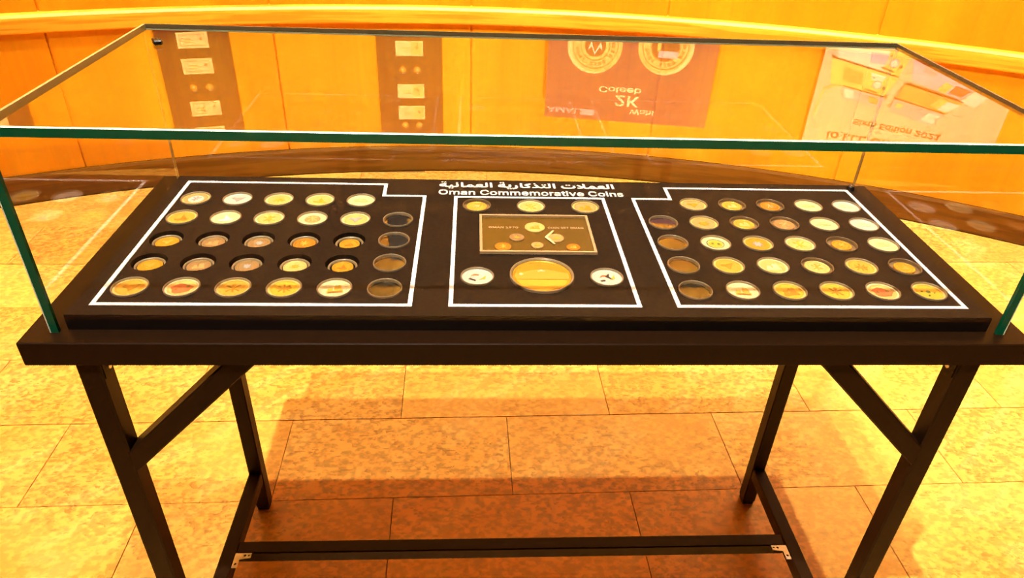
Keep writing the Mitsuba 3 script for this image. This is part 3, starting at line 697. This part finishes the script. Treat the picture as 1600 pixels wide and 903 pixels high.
def wall_text(s, x, z, h, w, mat, turn=0.0):
    m = text(s, h, w, .0012)
    if turn:
        m.apply_transform(trimesh.transformations.rotation_matrix(math.radians(turn), (0, 0, 1)))
    m.apply_translation((x, z, .0199))
    return add('lettering', m, mat, k, to_world=F)


wall_text('Coleeb', span(7.95 - P1), 1.958, .028, .205, 'poster_text')
wall_text('2K', span(8.95 - P1), 1.998, .052, .115, 'poster_text')
wall_text('Wahi', span(9.85 - P1), 2.062, .026, .120, 'poster_text')
wall_text('AMAL', span(4.98 - P1), 2.078, .026, .165, 'poster_pink')
on_poster('badge', sbox(span(6.95 - P1), 2.078, span(7.80 - P1), 2.108), 'lilac')

# ------------------------------------------------------------------ poster of banknotes
P2 = 24.75
F = on_wall(P2, 0.050, -0.012)
k = thing('poster', 'cream and blush wall poster with a fan of printed banknotes and brown lettering', 'poster')
add('panel', box(-.394, .394, 1.28, 2.24, 0, .018, .002), 'blush', k, to_world=F)
for sx in (-.36, .36):
    for z in (1.36, 2.15):
        add('spacer', box(sx - .015, sx + .015, z - .015, z + .015, -.034, 0), 'black', k, to_world=F)


def quad(pts, grow=0.0):
    return Polygon([(span(a - P2), z) for a, z in pts]).buffer(0).buffer(grow, join_style=2)


NOTES = [('note_white', [(20.63, 1.684), (24.36, 1.672), (23.95, 1.790), (20.77, 1.742)], [('lilac', [(22.3, 1.69), (23.4, 1.69), (23.3, 1.735), (22.4, 1.735)]), ('note_yellow', [(23.2, 1.675), (24.3, 1.68), (23.95, 1.782), (23.1, 1.757)])], (23.55, 1.725)),
         ('lilac', [(24.38, 1.690), (27.68, 1.790), (27.15, 1.842), (24.60, 1.790)], [('note_pink', [(25.0, 1.715), (25.7, 1.735), (25.6, 1.765), (25.0, 1.750)]), ('note_yellow', [(26.2, 1.775), (26.6, 1.790), (26.3, 1.825), (25.9, 1.812)]), ('note_brown', [(26.7, 1.785), (27.5, 1.800), (27.1, 1.832), (26.5, 1.818)])], None),
         ('note_white', [(27.10, 1.850), (27.75, 1.790), (28.42, 1.813), (27.85, 1.868)], [], None),
         ('note_yellow', [(20.46, 1.733), (23.95, 1.785), (23.53, 1.870), (20.73, 1.846)], [('note_orange', [(21.2, 1.765), (22.2, 1.780), (22.3, 1.835), (21.3, 1.825)]), ('note_white', [(22.6, 1.775), (23.4, 1.785), (23.2, 1.812), (22.7, 1.806)])], (23.05, 1.826)),
         ('note_orange', [(24.38, 1.809), (27.28, 1.855), (26.69, 1.913), (24.15, 1.866)], [('note_yellow', [(26.2, 1.848), (26.6, 1.855), (26.2, 1.893), (25.8, 1.885)]), ('note_white', [(26.6, 1.856), (27.2, 1.865), (26.7, 1.905), (26.2, 1.895)])], None),
         ('note_pink', [(21.41, 1.852), (23.70, 1.880), (23.58, 1.926), (21.54, 1.904)], [('note_white', [(21.5, 1.860), (22.0, 1.866), (22.1, 1.900), (21.6, 1.897)]), ('note_orange', [(22.8, 1.878), (23.3, 1.885), (23.3, 1.912), (22.9, 1.907)])], None),
         ('note_pink', [(24.10, 1.876), (26.63, 1.914), (26.22, 1.970), (23.97, 1.932)], [('note_white', [(25.9, 1.915), (26.5, 1.920), (26.2, 1.962), (25.6, 1.952)]), ('note_yellow', [(24.3, 1.890), (24.6, 1.895), (24.5, 1.915), (24.2, 1.910)])], None)]
z0 = 0.0178
for mat, pts, inner, circle in NOTES:
    edge = add('printed_note', extrude(quad(pts, .0018), .0010, z0), 'note_line', k, to_world=F)
    add('face', extrude(quad(pts), .0012, z0), mat, edge, to_world=F)
    for c, p_ in inner:
        add('patch', extrude(quad(p_).intersection(quad(pts)), .0016, z0), c, edge, to_world=F)
    if circle:
        cx, cz = span(circle[0] - P2), circle[1]
        add('rosette', extrude(Point(cx, cz).buffer(.020, 14), .0020, z0), 'note_pink', edge, to_world=F)
        add('rosette_core', extrude(Point(cx, cz).buffer(.014, 14), .0024, z0), 'note_white', edge, to_world=F)
        add('dot', extrude(union_all([Point(cx + .030, cz + .012).buffer(.007, 8), Point(cx - .022, cz - .030).buffer(.004, 8)]), .0024, z0), 'note_brown', edge, to_world=F)
        add('brown_line', extrude(Polygon([(cx - .045, cz + .022), (cx + .008, cz + .034), (cx + .008, cz + .040), (cx - .045, cz + .028)]), .0024, z0), 'note_brown', edge, to_world=F)  # thin brown line printed on the note
    z0 += 0.0014
arc = LineString([(span(a - P2), z) for a, z in ((21.15, 1.855), (20.75, 1.862), (20.48, 1.885), (20.38, 1.93), (20.36, 2.00))]).buffer(.004)
add('yellow_arc', extrude(arc, .0012, .0178), 'note_yellow', k, to_world=F)


def wall_text2(s, x, z, h, w, turn):
    m = text(s, h, w, .0012, True)
    m.apply_transform(trimesh.transformations.rotation_matrix(math.radians(turn), (0, 0, 1)))
    m.apply_translation((x, z, .0178))
    return add('lettering', m, 'blush_text', k, to_world=F)


wall_text2('Sixth Edition 2021', span(22.45 - P2), 1.994, .024, .372, 2.6)
wall_text2('lo l.l.l. Omani', span(21.30 - P2), 2.070, .036, .380, 0.0)
